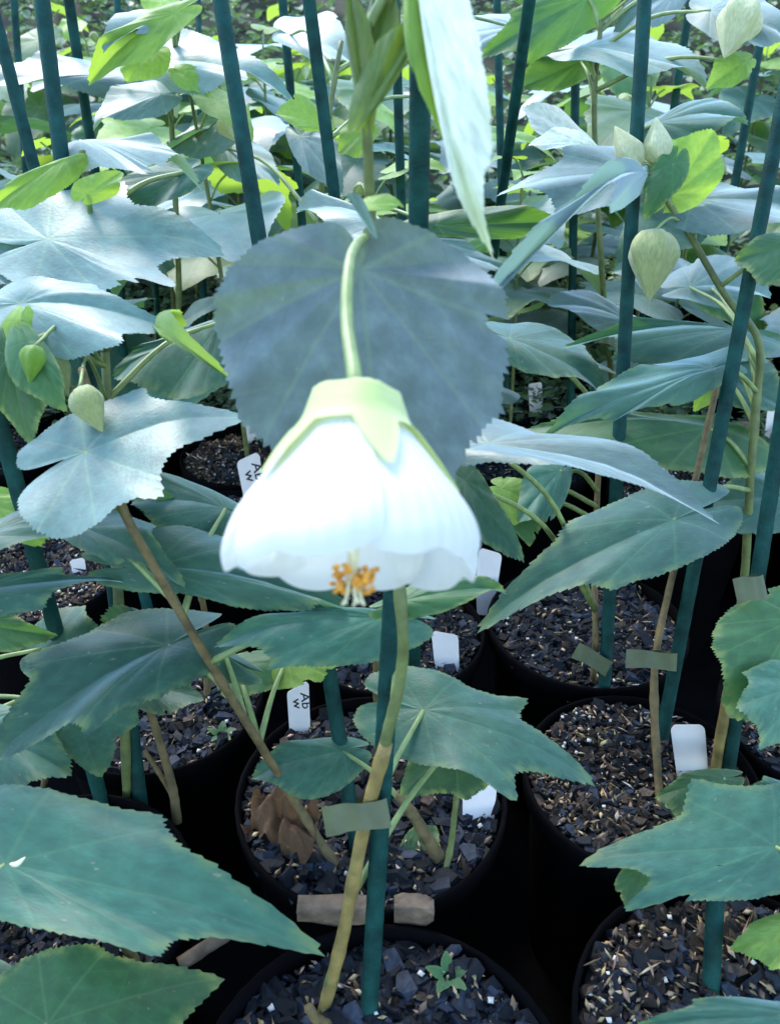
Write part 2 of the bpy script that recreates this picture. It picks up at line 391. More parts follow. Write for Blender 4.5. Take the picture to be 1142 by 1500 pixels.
def chip_mesh(k, n, kind, brown):
    rnd = random.Random(k * 31 + n); vs, fs, col = [], [], []
    for _ in range(n):
        r = .0592 * math.sqrt(rnd.random()); a = rnd.uniform(0, 6.283); x, y = r * math.cos(a), r * math.sin(a)
        z = soil_h(x, y, k)
        if kind == 'bark':
            L = rnd.choice((.0010, .0013, .0016, .002, .0025, .0035, .0055)) * rnd.uniform(.8, 1.2); sx, sy, sz = L, L * rnd.uniform(.4, .8), L * rnd.uniform(.15, .35)
            u = rnd.random(); g = rnd.choice((.004, .006, .009, .016, .032)) * rnd.uniform(.8, 1.2)
            c = (g * .75, g * 1.0, g * 1.5)
            if k < 2: sx, sy, sz, g = sx * 1.12, sy * 1.12, sz * 1.12, g
            if u < brown: c = (g * 3.0, g * 2.0, g * 1.4)
            z += rnd.uniform(-.0005, .003)
        else:
            L = rnd.choice((.001, .0014, .0018, .0024, .003)) * rnd.uniform(.8, 1.2); sx, sy, sz = L, L * rnd.uniform(.25, .45), L * .25
            g = rnd.choice((.07, .12, .22, .32, .5)) * rnd.uniform(.8, 1.2); c = (g, g * rnd.uniform(.62, .8), g * rnd.uniform(.32, .52))
            if rnd.random() < .07: sx = sy = sz = rnd.uniform(.0009, .0016); c = (.6, .58, .52)
            if rnd.random() < .08: sx, sy, sz = rnd.uniform(.004, .008), .0005, .0005
            z += rnd.uniform(.0025, .0055)
        m = Matrix.Rotation(rnd.uniform(0, 6.28), 3, 'Z') @ Matrix.Rotation(rnd.gauss(0, .45), 3, 'X') @ Matrix.Rotation(rnd.gauss(0, .45), 3, 'Y')
        b = len(vs)
        if kind == 'bark':
            pts = []
            for sgn in (-1, 1):
                for q in range(5):
                    g2 = 2 * math.pi * q / 5 + rnd.uniform(-.35, .35); rr = rnd.uniform(.75, 1.1)
                    pts.append(Vector((sx * rr * math.cos(g2), sy * rr * math.sin(g2), sgn * sz * rnd.uniform(.7, 1.2))))
            F = [(4, 3, 2, 1, 0), (5, 6, 7, 8, 9)] + [(q, (q + 1) % 5, 5 + (q + 1) % 5, 5 + q) for q in range(5)]
        else:
            pts = [Vector((-sx, 0, 0)), Vector((sx, 0, rnd.uniform(-.3, .3) * sx))]
            for q in range(4):
                g2 = math.pi * q / 2; pts.append(Vector((rnd.uniform(-.25, .25) * sx, sy * math.cos(g2), sz * math.sin(g2) + .1 * sx)))
            F = [(0, 3, 2), (0, 4, 3), (0, 5, 4), (0, 2, 5), (1, 2, 3), (1, 3, 4), (1, 4, 5), (1, 5, 2)]
        for p in pts: vs.append(m @ p + Vector((x, y, z))); col.append(c)
        fs += [tuple(b + i for i in q) for q in F]
    me = mesh(vs, fs, kind != 'bark', kind)
    at = me.attributes.new('tint', 'FLOAT_VECTOR', 'POINT'); at.data.foreach_set('vector', [c for v in col for c in v])
    me.materials.append(M['chips']); return me
SOILS = [soil_mesh(k) for k in range(4)]
CHIPS = {}
for k in range(4):
    CHIPS[k] = (chip_mesh(k, 2700 if k < 2 else 3200, 'bark', .06 if k < 2 else .42), chip_mesh(k, 330 if k < 2 else 900, 'hull', 0))
WEEDS = []
for k in range(2):
    rr = random.Random(50 + k); sp = []
    for _ in range(420):
        r = .066 * math.sqrt(rr.random()); a = rr.uniform(0, 6.28); sp.append((r * math.cos(a), r * math.sin(a), 0.0))
    me = tiny_leaves('weeds', sp, .006, .016, 'small', rr, .028); me.materials.append(M['small']); WEEDS.append(me)
def pot(x, y, k, label, group=None, weeds=False, sc_=1.):
    e = empty('plant_pot', (x, y, 0)); e.rotation_euler = (0, 0, random.uniform(0, 6.28))
    tag(e, label, 'pot', group); e.scale = (sc_, sc_, 1)
    link('pot_body', ME_BODY, None, e); link('rim', ME_RIM, None, e)
    s = link('soil', SOILS[k], None, e); s.location = (0, 0, SOIL)
    b, h = CHIPS[k]
    c = link('bark_chips', b, None, e); c.location = (0, 0, SOIL); c['kind'] = 'stuff'
    c = link('seed_hulls', h, None, e); c.location = (0, 0, SOIL); c['kind'] = 'stuff'
    if weeds:
        c = link('weeds', WEEDS[random.randrange(2)], None, e); c.location = (0, 0, SOIL + .002); c['kind'] = 'stuff'
    return e
POTS = []
def addpot(x, y, k, label, group=None, weeds=False, sc_=1.):
    POTS.append((x, y, .0645 * sc_)); return pot(x, y, k, label, group, weeds, sc_)
addpot(-.003, .164, 0, 'black pot of dark bark mix with the staked white-flowered plant rooted in it', sc_=1.2)
addpot(-.010, .318, 0, 'black pot behind the flowering one, holding the dried brown leaf', sc_=1.14)
addpot(.148, .190, 2, 'black pot of brown bark chips under the drooping lobed leaf', sc_=1.12)
addpot(.138, .328, 2, 'black pot of hull-strewn soil between the two olive ties and the brown-chip pot')
addpot(.135, .464, 1, 'black pot of bluish dark chips with two olive ties on its stems', sc_=1.06)
addpot(.0, .456, 1, 'black pot holding the plain white tag beside the flower stake')
addpot(-.142, .392, 0, 'black pot with the tiny green seedling and a leaning written tag')
addpot(-.158, .252, 1, 'black pot mostly under the largest dark green leaf')
addpot(.262, .372, 2, 'black pot of brown soil behind the big blank white tag')
addpot(.287, .238, 2, 'black pot shaded by the drooping lobed leaf, beside the brown-chip pot')
g0 = 'black pots crowded in the rear rows'
rp = random.Random(11)
for ci, cx in enumerate([-.78, -.65, -.52, -.39, -.262, -.132, -.002, .127, .257, .387, .515, .645, .775]):
    for j in range(9):
        y = .39 + .131 * j + (.065 if ci % 2 else 0) + rp.uniform(-.004, .004)
        x = cx + rp.uniform(-.004, .004) + .0
        if abs(x) > .12 + .55 * y: continue
        if any((x - a) ** 2 + (y - b) ** 2 < (.0645 + r_) ** 2 for a, b, r_ in POTS): 
            continue
        addpot(x, y, rp.randrange(4), 'black nursery pot half hidden beneath the crowded rear foliage', g0, weeds=(y > .72))
print('POTS', len(POTS))

# ------------------------------------------------------------------ stakes
SR = .0038
def stake(base, top, label, group=None, ext=0.0):
    b = Vector(base); t = Vector(top); d = (t - b).normalized()
    b = b - d * ((b.z - .05) / d.z); t = t + d * ext
    n = 60; path = [b.lerp(t, i / n) for i in range(n + 1)]
    vs, fs = tube(path, lambda s: SR * (1 + .035 * (int(s * n) % 2)), 12)
    o = link('garden_stake', mesh(vs, fs), 'stake'); return tag(o, label, 'stake', group)
def st(bu, bv, tu, tv, td, label, group=None, ext=0.): return stake(Pz(bu, bv), P(tu, tv, td), label, group, ext)
st(540, 1490, 580, 800, .305, 'green plastic-coated stake tied to the white-flowered plant')
st(523, 1242, 318, -30, .40, 'dark green stake leaning behind the dried leaf, passing the big grey leaf', ext=.05)
st(603, 1110, 616, 62, .285, 'thick-looking green stake rising straight behind the flower stem')
st(206, 1175, 58, -30, .41, 'green stake rising through the pale lobed leaf', ext=.05)
st(152, 1185, -40, 470, .37, 'green stake leaning over the large dark lower leaf', ext=.05)
st(215, 885, -8, 20, .52, 'slim green stake leaning beside the pale lobed leaf', ext=.05)
st(884, 1018, 944, -10, .46, 'green stake in the pot of bluish chips with the folded olive tie', ext=.05)
st(966, 1092, 1150, 130, .44, 'green stake bound by the wide flat olive tie', ext=.05)
st(1062, 1150, 1156, 540, .415, 'green stake beside the thick yellowish stem and the big blank tag', ext=.12)
st(1040, 1452, 1050, 1262, .372, 'short green stake in the brown-chip pot, its top hidden by the drooping lobed leaf')
gs = 'stakes standing among the rear plants'; gl = 'dark green stake standing among the crowded rear plants'
for a in [(200, 640, 98, -20, .62), (470, 640, 412, -20, .72), (560, 830, 450, -20, .48), (600, 700, 578, -10, .66), (690, 600, 778, -20, .52),
          (742, 610, 727, -20, .82), (835, 620, 844, -10, .72), (925, 560, 1012, -10, .8), (1010, 640, 1118, 30, .75), (180, 560, 172, -10, .95),
          (235, 520, 200, 30, 1.1), (985, 520, 990, 90, 1.1), (700, 500, 690, 60, 1.15), (300, 560, 290, -10, 1.05), (60, 560, 20, -10, .9)]:
    own = {(560, 830): 'green stake emerging from behind the big grey leaf beside the olive shoot tip', (690, 560): 'teal-green stake slanting against its neighbours behind the hanging leaf painted overexposed cream',
           (600, 700): 'slim stake close beside the thick-looking stake behind the flower stem'}.get(a[:2])
    st(*a, own or gl, None if own else gs)

# ------------------------------------------------------------------ buds
def bud_mesh(pos, axis, L, r, ribs=5, flare=0.):
    axis = axis.normalized(); a = axis.cross(Vector((.2, 1, .1))).normalized(); b = axis.cross(a)
    vs, fs, lf = [], [], []; n, k = 14, 30
    for i in range(n + 1):
        s = i / n; rr = r * (math.sin(math.pi * min(1, s * 1.25) ** .75 * .5) if s < .4 else 1.0)
        rr = r * (max(0, 1 - ((s - .36) / .36) ** 2) ** .5 if s < .36 else max(0, 1 - ((s - .36) / .64) ** 1.2)) + .0004
        for j in range(k):
            g = 2 * math.pi * j / k; q = rr * (1 + .13 * math.cos(ribs * g))
            vs.append(pos + axis * (L * s) + a * q * math.cos(g) + b * q * math.sin(g)); lf.append((s, (j % 6) / 6 - .5, .5))
    for i in range(n):
        for j in range(k):
            j2 = (j + 1) % k; fs.append((i * k + j, i * k + j2, (i + 1) * k + j2, (i + 1) * k + j))
    me = mesh(vs, fs); at = me.attributes.new('lf', 'FLOAT_VECTOR', 'POINT'); at.data.foreach_set('vector', [c for v in lf for c in v])
    return me
def bud(plant, stem, pu, qu, d, r, m='bud', link_to=None):
    p = P(pu[0], pu[1], d); q = P(qu[0], qu[1], d * 1.0)
    o = link('bud', bud_mesh(p, q - p, (q - p).length, r), m); adopt(o, plant)
    if stem:
        e = nearest(stem, p, 0); 
        if (e - p).length > .004: 
            pt = pet(p + (q - p) * .03, e, o, .0008, .0010, .2)
    return o

# ------------------------------------------------------------------ the flowering plant
pl = empty('flowering_plant', Pz(470, 1497)); tag(pl, 'staked plant with one hanging white bell flower and a big grey-green leaf behind it', 'plant')
stem = stem_part(pl, [Pz(468, 1500, SOIL - .01), P(500, 1380, .356), P(533, 1210, .334), P(566, 1080, .317), P(588, 980, .305), P(588, 900, .295), P(570, 700, .287), P(556, 500, .285), P(545, 350, .274), P(536, 170, .252), P(529, 60, .243)], .0026, .0015, 'stem')
stem_part(pl, [Pz(468, 1500, SOIL - .01) + Vector((0, -.0002, 0)), P(500, 1380, .3555), P(533, 1210, .3335), P(565, 1090, .3175)], .0028, .0027, 'oldstem', 'woody_base')
leaf(pl, stem, (527, 396), (575, 835), (314, 545), (752, 530), .262, (.05, 1.5), .15, 'grey', .04, .06, .05, back=.5, teeth=.015, quilt=.04, label='large downy grey-green leaf behind the flower')
leaf(pl, stem, (606, -60), (714, 372), (726, 135), (632, 90), .232, (-.5, -.9, .45), 0.0, 'cream_leaf', .10, .1, .02)
leaf(pl, stem, (620, 1040), (873, 1138), (760, 1022), (736, 1180), .375, (.05, .25), .85, 'leaf', .12, .02)
leaf(pl, stem, (668, 1085), (585, 1166), (612, 1065), (705, 1165), .395, (-.2, .75), .3, 'leafg', .05, .05)
leaf(pl, stem, (590, 880), (740, 862), (650, 850), (655, 898), .335, (.1, .3), .0, 'leafg', .1, .1)
leaf(pl, stem, (520, 378), (338, 412), (430, 352), (440, 395), .30, (-.1, .4), 0, 'pale', .1, .1)
leaf(pl, stem, (560, 350), (752, 408), (650, 362), (640, 410), .31, (.0, .4), 0, 'pale', .1, .1)
leaf(pl, stem, (603, -60), (690, 300), (668, 110), (606, 60), .236, (-.5, -.9, .45), 0.0, 'lime', .10, .1, .02)
# young top: folded leaflets and bracts
leaf(pl, stem, (533, 150), (512, -10), (508, 70), (548, 60), .24, (-.3, 2.4), 0, 'olive', .1, .3, petiole=False)
leaf(pl, stem, (536, 160), (606, 40), (545, 70), (592, 100), .238, (.3, 2.4), 0, 'olive', .12, .3, petiole=False)
leaf(pl, stem, (536, 130), (560, -20), (535, 30), (585, 40), .245, (.1, 2.0), 0, 'olive', .12, .3, petiole=False)
leaf(pl, stem, (540, 300), (592, 303), (560, 285), (562, 312), .255, (.0, .6), 0, 'lime', .1, .1, petiole=False)
leaf(pl, stem, (540, 335), (505, 285), (515, 300), (530, 290), .25, (.0, 1.6), 0, 'pale', .1, .1, petiole=False)
# ---- flower
FD = .205
OD = (-UP * math.sin(R(76)) - FW * math.cos(R(76))).normalized()      # direction the bell opens
E1 = (RT - OD * RT.dot(OD)).normalized(); E2 = OD.cross(E1).normalized()
if E2.dot(FW) < 0: E2 = -E2                                         # E2 points away from the camera
F0 = P(520, 570, FD); FL = .0452
PX = [-.05, 0, .1, .2, .29, .48, .7, .88, 1.0, 1.2]; PYR = [.004, .0085, .0106, .0122, .0150, .0208, .0272, .0296, .0301, .0300]
def prof(s): return pchip(PX, PYR, s)
def FP(s, ang, r): return F0 + OD * (FL * s) + E1 * (r * math.cos(ang)) + E2 * (r * math.sin(ang))
pedpath = catmull([P(543, 340, .27), P(520, 362, .245), P(510, 400, .232), P(508, 470, .222), P(518, 545, .208), F0 + OD * .0015], 8)
vs, fs = tube(pedpath, lambda t: .0014 + .0006 * t, 10); fl = link('flower', mesh(vs, fs), 'petiole'); adopt(fl, pl); fl['label'] = 'hanging white bell flower with pale green calyx'
def grid_mesh(fn, ns, ntt):
    vs, fs, lf = [], [], []
    for i in range(ns + 1):
        for j in range(ntt + 1):
            s, t = i / ns, j / ntt * 2 - 1
            vs.append(fn(s, t)); lf.append((s, t, .5))
    for i in range(ns):
        for j in range(ntt):
            a = i * (ntt + 1) + j; fs.append((a, a + 1, a + ntt + 2, a + ntt + 1))
    me = mesh(vs, fs); at = me.attributes.new('lf', 'FLOAT_VECTOR', 'POINT'); at.data.foreach_set('vector', [c for v in lf for c in v]); return me
rf = random.Random(5)
for i in range(5):
    a0 = R(-90) + 2 * math.pi * (i + .5) / 5 + .08; ph = rf.uniform(0, 6); ln = [1.0, 1.03, 1.0, .98, 1.04][i]
    def fn(s, t, a0=a0, ph=ph, ln=ln):
        sm = (ln - .13 * abs(t) ** 2.6 - .10 * math.exp(-(t / .16) ** 2) * .4 + .018 * math.sin(4 * t + ph))
        ss = .1 + (sm - .1) * s
        half = 2 * math.pi / 10 * (1.22 + .06 * s)
        r = prof(ss) * (1 + .045 * t * (.3 + .7 * s)) - .0009
        r += .0007 * s * s * math.sin(4.5 * t + ph) + .0012 * s ** 4 * math.cos(math.pi * t)
        if s > .85: r -= .0016 * ((s - .85) / .15) ** 2
        return FP(ss, a0 + t * half, r)
    o = link('petal', grid_mesh(fn, 26, 22), 'petal'); o.parent = fl
def cal(s, t):
    ang = math.pi * t
    k = (ang - R(-90) - .35 - math.pi / 5) / (2 * math.pi / 5); fr = abs((k % 1) - .5) * 2       # 1 at sepal gaps .. 0 at midrib
    mid = 1 - fr
    ln = .27 + .32 * max(0, (mid - .45) / .55) ** 1.0
    ss = ln * s
    r = prof(ss) + .0008
    rb = .0102 + .006 * ss
    r = max(r, rb) if ss < .3 else r
    if ss < .03: r = .0012 + (rb - .0012) * (ss / .03) ** .4
    r *= 1 + .07 * math.cos(2 * math.pi * k + math.pi) * max(0, 1 - ss / .3) 
    if s > .75: r += .0004 * ((s - .75) / .25) ** 2
    return FP(ss, ang, r)
o = link('calyx', grid_mesh(cal, 24, 100), 'calyx'); o.parent = fl
vs, fs = tube([FP(s, 0, 0) for s in (.1, .4, .7, 1.02)], lambda t: .0022 - .001 * t, 10); o = link('stamen_column', mesh(vs, fs), 'style'); o.parent = fl
bm = bmesh.new()
for _ in range(80):
    a = rf.uniform(0, 6.28); q = rf.uniform(.2, 1); s = 1.03 + rf.uniform(-.07, .05)
    p = FP(s, a, .0058 * q ** .7); bmesh.ops.create_icosphere(bm, subdivisions=1, radius=rf.uniform(.0005, .0009), matrix=Matrix.Translation(p))
    for v in bm.verts: pass
me = bpy.data.meshes.new('anthers'); bm.to_mesh(me); bm.free(); o = link('anthers', me, 'anther'); o.parent = fl
vv, ff = [], []
for i in range(5):
    a = i * 1.25; vs, fs = tube(catmull([FP(1.0, a, .0008), FP(1.1, a, .0016), FP(1.15, a + .3, .0026)], 4), .0004, 6)
    k = len(vv); vv += vs; ff += [tuple(k + q for q in f_) for f_ in fs]
o = link('styles', mesh(vv, ff), 'style'); o.parent = fl

# ------------------------------------------------------------------ hand-placed neighbours
def plant(name, base, label, cat='plant', group=None):
    e = empty(name, base); return tag(e, label, cat, group)
# leaning plant (rooted behind the flowering one)
pb = plant('leafy_plant', Pz(498, 1278), 'plant with a bare brown stem leaning diagonally over the dried leaf')
s = stem_part(pb, [Pz(500, 1282, SOIL - .004), P(430, 1170, .425), P(350, 1040, .398), P(283, 930, .372), P(226, 830, .350), P(178, 740, .336), P(150, 640, .352), P(120, 540, .36)], .0022, .0017, 'stemb')
leaf(pb, s, (125, 662), (358, 605), (195, 583), (225, 758), .345, (-.05, .35), .75, 'pale', .1, .05)
leaf(pb, s, (120, 772), (268, 848), (215, 765), (150, 825), .37, (.1, .3), .5, 'leaf', .1, .1)
leaf(pb, s, (228, 830), (560, 905), (330, 788), (400, 905), .375, (.1, .3), .2, 'leaf', .12, .1)
leaf(pb, s, (560, 905), (318, 935), (450, 898), (430, 988), .365, (0, .4), .3, 'leaf', .15, .1)
leaf(pb, s, (246, 945), (-25, 1110), (70, 955), (170, 1075), .385, (0, .35), .5, 'leaf', .12, .1)
leaf(pb, s, (330, 960), (150, 905), (230, 905), (215, 975), .41, (0, .3), 0, 'leaf', .1, .1)
leaf(pb, s, (420, 965), (545, 960), (480, 940), (450, 1010), .43, (0, .4), .3, 'lime', .1, .1)
leaf(pb, s, (345, 975), (395, 1010), (420, 955), (330, 1025), .43, (0, .4), .0, 'leafg', .1, .1)
leaf(pb, s, (330, 745), (190, 730), (250, 700), (255, 790), .40, (0, .3), .0, 'leaf', .1, .1)
# left plant with pale lobed leaves
pc = plant('leafy_plant', Pz(185, 1180), 'plant beside the tall front stake bearing pale lobed leaves and ribbed buds')
s = stem_part(pc, [Pz(188, 1180, SOIL - .004), P(175, 900, .43), P(160, 640, .43), P(150, 450, .425), P(135, 330, .42), P(120, 220, .41)], .0028, .0016)
leaf(pc, s, (70, 350), (325, 366), (170, 268), (252, 440), .40, (.05, .42), .85, 'pale', .1, .0)
leaf(pc, s, (30, 445), (245, 470), (110, 418), (150, 528), .38, (.0, .4), .3, 'pale', .1, .1)
leaf(pc, s, (228, 478), (324, 545), (275, 462), (250, 505), .39, (-.9, -.3, 1), 0, 'lime', .15, .1)  # curled underside end, its backlight put into the lime colour
leaf(pc, s, (118, 205), (292, 255), (200, 215), (190, 250), .42, (0, .15), 0, 'pale', .1, .05)
leaf(pc, s, (275, 250), (190, 312), (180, 262), (270, 290), .44, (0, 1.1), 0, 'leaf', .1, .05)
leaf(pc, s, (130, 285), (178, 252), (118, 262), (175, 280), .385, (0, 1.4), 0, 'lime', .1, .1)
leaf(pc, s, (95, 235), (-20, 312), (40, 255), (60, 300), .40, (0.3, .9), 0, 'lime', .1, .1)
leaf(pc, s, (325, 470), (170, 545), (220, 500), (290, 585), .47, (0, .7), .0, 'leaf', .05, .05)
leaf(pc, s, (15, 520), (45, 655), (-10, 570), (75, 560), .36, (.2, 1.6), .0, 'leafg', .1, .1)
bud(pc, s, (116, 566), (150, 632), .345, .0062)
bud(pc, s, (52, 505), (44, 560), .35, .0045, 'lime')
leaf(pc, s, (40, 500), (95, 600), (20, 560), (90, 540), .355, (.2, 1.5), 0, 'leafg', .15, .1)
leaf(pc, s, (30, 470), (20, 560), (-10, 510), (55, 520), .37, (.2, 1.5), 0, 'lime', .15, .1)
bud(pc, s, (82, 515), (100, 580), .37, .004)
# left edge leaves
pd = plant('leafy_plant', P(-150, 900, .42) * 1 - Vector((0, 0, P(-150, 900, .42).z - SOIL)), 'plant by the leaning stake whose narrow edge-on leaves reach in below the buds')
b0 = pd.location
s = stem_part(pd, [b0 - Vector((0, 0, .004)), P(-110, 1000, .42), P(-110, 800, .40), P(-100, 600, .40)], .003, .002)
leaf(pd, s, (-60, 800), (262, 728), (60, 745), (80, 790), .36, (0, -.1), 0, 'leaf', .1, .1)
leaf(pd, s, (-50, 870), (185, 843), (60, 842), (30, 905), .37, (0, .3), .4, 'leaf', .1, .1)
leaf(pd, s, (-40, 730), (90, 770), (30, 720), (40, 800), .40, (0, -1.0, .7), 0, 'lime', .1, .1)
leaf(pd, s, (-40, 910), (80, 930), (0, 890), (0, 955), .39, (0.1, -.8, .5), 0, 'leafg', .1, .1)
leaf(pd, s, (-50, 350), (45, 385), (0, 335), (0, 420), .42, (0, .4), 0, 'pale', .1, .1)
leaf(pd, s, (60, 950), (160, 935), (110, 885), (100, 1000), .42, (0, .5), .2, 'leaf', .1, .1)
leaf(pd, s, (110, 1035), (145, 1138), (62, 1075), (212, 1040), .41, (0.1, 1.0), .3, 'leaf', .1, .1)
leaf(pd, s, (-40, 1060), (100, 1130), (60, 1050), (0, 1160), .40, (0, .5), 0, 'leaf', .1, .1)
leaf(pd, s, (200, 1000), (300, 1025), (250, 985), (230, 1050), .45, (0, .4), 0, 'leaf', .1, .1)
# front-left plant with the biggest leaf
pe = plant('leafy_plant', Vector((-.165, .20, SOIL)), 'front plant with the largest smooth dark green leaf and a yellow-edged leaf below it')
s = stem_part(pe, [Vector((-.165, .2, SOIL - .004)), Vector((-.17, .2, SOIL + .05)), Vector((-.172, .21, SOIL + .12)), Vector((-.17, .215, SOIL + .2))], .003, .002)
leaf(pe, s, (8, 1265), (480, 1386), (175, 1180), (166, 1402), .335, (.0, .25), .45, 'leaf', .1, .04, .012, label='largest smooth dark green pointed leaf')
leaf(pe, s, (70, 1500), (322, 1428), (85, 1388), (180, 1610), .335, (.1, .3), .2, 'leafg', .08, .06, .02)
leaf(pe, s, (-30, 1420), (60, 1500), (40, 1430), (-20, 1510), .36, (.1, .3), .0, 'leaf', .08, .06, .02)
# right plant with lantern bud
pf = plant('leafy_plant', Pz(1066, 962), 'plant with the hanging lantern-shaped bud and young leaf painted bright backlit lime')
s = stem_part(pf, [Pz(1066, 965, SOIL - .004), P(1088, 860, .56), P(1098, 700, .52), P(1106, 600, .505), P(1110, 500, .49), P(1060, 430, .485), P(1010, 345, .48), P(975, 290, .475), P(955, 240, .47)], .0028, .0016)
bud(pf, s, (958, 335), (950, 440), .465, .0125, 'bud')
bud(pf, s, (935, 245), (900, 185), .47, .0075, 'cream')
bud(pf, s, (965, 240), (960, 172), .47, .0075, 'cream')
leaf(pf, s, (985, 285), (1045, 190), (960, 220), (1050, 270), .475, (.1, 2.2), 0, 'lime', .05, .1, .06, petiole=False)
leaf(pf, s, (985, 240), (945, 320), (945, 260), (1000, 270), .465, (-.2, 2.0), 0, 'leafg', .08, .1)
leaf(pf, s, (925, 250), (726, 285), (850, 222), (840, 318), .50, (0, .45), .5, 'pale', .1, .06)
leaf(pf, s, (948, 252), (738, 390), (850, 298), (880, 318), .47, (0.5, .2), 0, 'pale', .05, .05)
leaf(pf, s, (1015, 292), (1200, 310), (1095, 268), (1110, 350), .48, (0, .45), .3, 'pale', .1, .06)
leaf(pf, s, (1170, 360), (1075, 380), (1120, 345), (1120, 420), .45, (0, .9), 0, 'leafg', .1, .1)
leaf(pf, s, (1000, 400), (900, 395), (960, 370), (950, 440), .60, (0, .5), 0.2, 'pale', .1, .1)
leaf(pf, s, (1010, 420), (1130, 430), (1060, 375), (1070, 450), .56, (0, .5), .2, 'pale', .1, .1)
leaf(pf, s, (1042, 540), (797, 642), (915, 553), (945, 602), .47, (.15, .25), .2, 'leaf', .06, .06)
leaf(pf, s, (1036, 625), (735, 622), (900, 598), (935, 695), .52, (0, .4), .2, 'leafg', .1, -.1)
leaf(pf, s, (1078, 482), (825, 500), (950, 485), (930, 545), .54, (0, .3), .3, 'leaf', .1, .06)
leaf(pf, s, (1050, 545), (1145, 600), (1120, 520), (1080, 600), .53, (0, .8), 0, 'leaf', .05, .05)
leaf(pf, s, (985, 762), (698, 906), (880, 738), (950, 862), .45, (-.05, .45), .25, 'leaf', .1, .06)
leaf(pf, s, (1160, 730), (1028, 735), (1090, 690), (1090, 790), .54, (0, .5), .2, 'leaf', .1, .06)
leaf(pf, s, (1060, 520), (1020, 600), (1010, 540), (1075, 560), .53, (0, 1.6), 0, 'lime', .1, .1)
# stems by the olive ties
pg = plant('leafy_plant', Pz(968, 1207), 'slender woody plant held by the wide flat olive tie')
s = stem_part(pg, [Pz(968, 1210, SOIL - .004), P(958, 1050, .47), P(960, 960, .475), P(978, 870, .485), P(1000, 780, .49), P(1030, 650, .49), P(1055, 540, .49)], .0021, .0018, 'stemb')
leaf(pg, s, (1062, 1140), (962, 1165), (1010, 1130), (1010, 1200), .45, (0, .5), 0, 'leafg', .08, .08)
ph_ = plant('leafy_plant', Pz(868, 1000), 'slender woody plant with a folded olive tie, rooted in bluish chips')
s = stem_part(ph_, [Pz(868, 1003, SOIL - .004), P(872, 930, .53), P(870, 860, .54), P(872, 780, .55), P(880, 600, .56)], .0021, .0018, 'stemb')
leaf(ph_, s, (745, 495), (892, 578), (830, 492), (780, 545), .55, (.1, .35), .2, 'leaf', .1, .08)
leaf(ph_, s, (715, 650), (1057, 740), (800, 628), (800, 706), .36, (.1, .12), 0, 'pale', .08, .08)
leaf(ph_, s, (680, 705), (766, 818), (700, 690), (680, 780), .38, (.1, .7), 0, 'leaf', .1, .1)
leaf(ph_, s, (735, 715), (792, 745), (775, 705), (745, 770), .5, (.1, .9), 0, 'lime', .1, .1)
leaf(ph_, s, (750, 740), (775, 800), (735, 760), (790, 760), .5, (.1, 1.0), 0, 'leafg', .1, .1)
leaf(ph_, s, (820, 690), (760, 760), (770, 690), (810, 760), .5, (.1, .6), 0, 'leaf', .1, .1)
# right front
pi_ = plant('leafy_plant', Pz(1045, 1150), 'plant with a yellowish thick stem beside the big blank white tag')
s = stem_part(pi_, [Pz(1044, 1153, SOIL - .004), P(1058, 1060, .465), P(1075, 980, .455), P(1120, 900, .44), P(1190, 830, .43)], .0031, .0022, 'oldstem')
leaf(pi_, s, (1165, 905), (1075, 1045), (1040, 925), (1200, 1040), .42, (0, .7), .1, 'leafg', .06, .06)
leaf(pi_, s, (1190, 1000), (1078, 1035), (1100, 975), (1130, 1100), .40, (0, .4), .3, 'leaf', .06, .06)
pj = plant('leafy_plant', Vector((.235, .19, SOIL)), 'plant whose broad drooping lobed leaf with yellow tips covers the brown-chip pot')
s = stem_part(pj, [Vector((.225, .20, SOIL - .004)), Vector((.222, .215, SOIL + .05)), Vector((.22, .23, SOIL + .1)), Vector((.22, .24, SOIL + .14))], .003, .002)
leaf(pj, s, (1135, 1240), (845, 1262), (1025, 1148), (925, 1338), .375, (-.05, .3), .85, 'leaf', .1, .03, .02, label='broad drooping lobed leaf with yellow tips')
leaf(pj, s, (945, 1270), (920, 1335), (900, 1290), (965, 1300), .385, (-.05, .9), 0, 'leafg', .1, .1, petiole=False)
leaf(pj, s, (1190, 1350), (1073, 1388), (1110, 1345), (1150, 1425), .37, (0, .4), .1, 'lime', .1, .1)
leaf(pj, s, (1190, 1490), (932, 1498), (1055, 1462), (1060, 1550), .33, (0, .3), .2, 'leaf', .1, .06)
leaf(pj, s, (1190, 1180), (1080, 1160), (1130, 1140), (1120, 1210), .39, (0, .3), .2, 'leaf', .1, .06)
# low leaf left of the stake
pk = plant('leafy_plant', Pz(648, 1285), 'cut-back stub with a green shoot and low round leaf beside the flower stake')
s = stem_part(pk, [Pz(650, 1290, SOIL - .006), P(640, 1255, .432), P(612, 1205, .425), P(585, 1165, .42)], .0042, .0022, 'stemb')
s2 = stem_part(pk, [Pz(650, 1285, SOIL), P(660, 1240, .425), P(668, 1170, .415), P(672, 1120, .41)], .0016, .0014, 'stem', 'shoot')
leaf(pk, s, (502, 1100), (370, 1135), (435, 1085), (455, 1170), .43, (0, .4), 0, 'leaf', .1, .08)
leaf(pk, s, (600, 1250), (640, 1210), (600, 1215), (640, 1255), .435, (0, .6), 0, 'leafg', .1, .08)
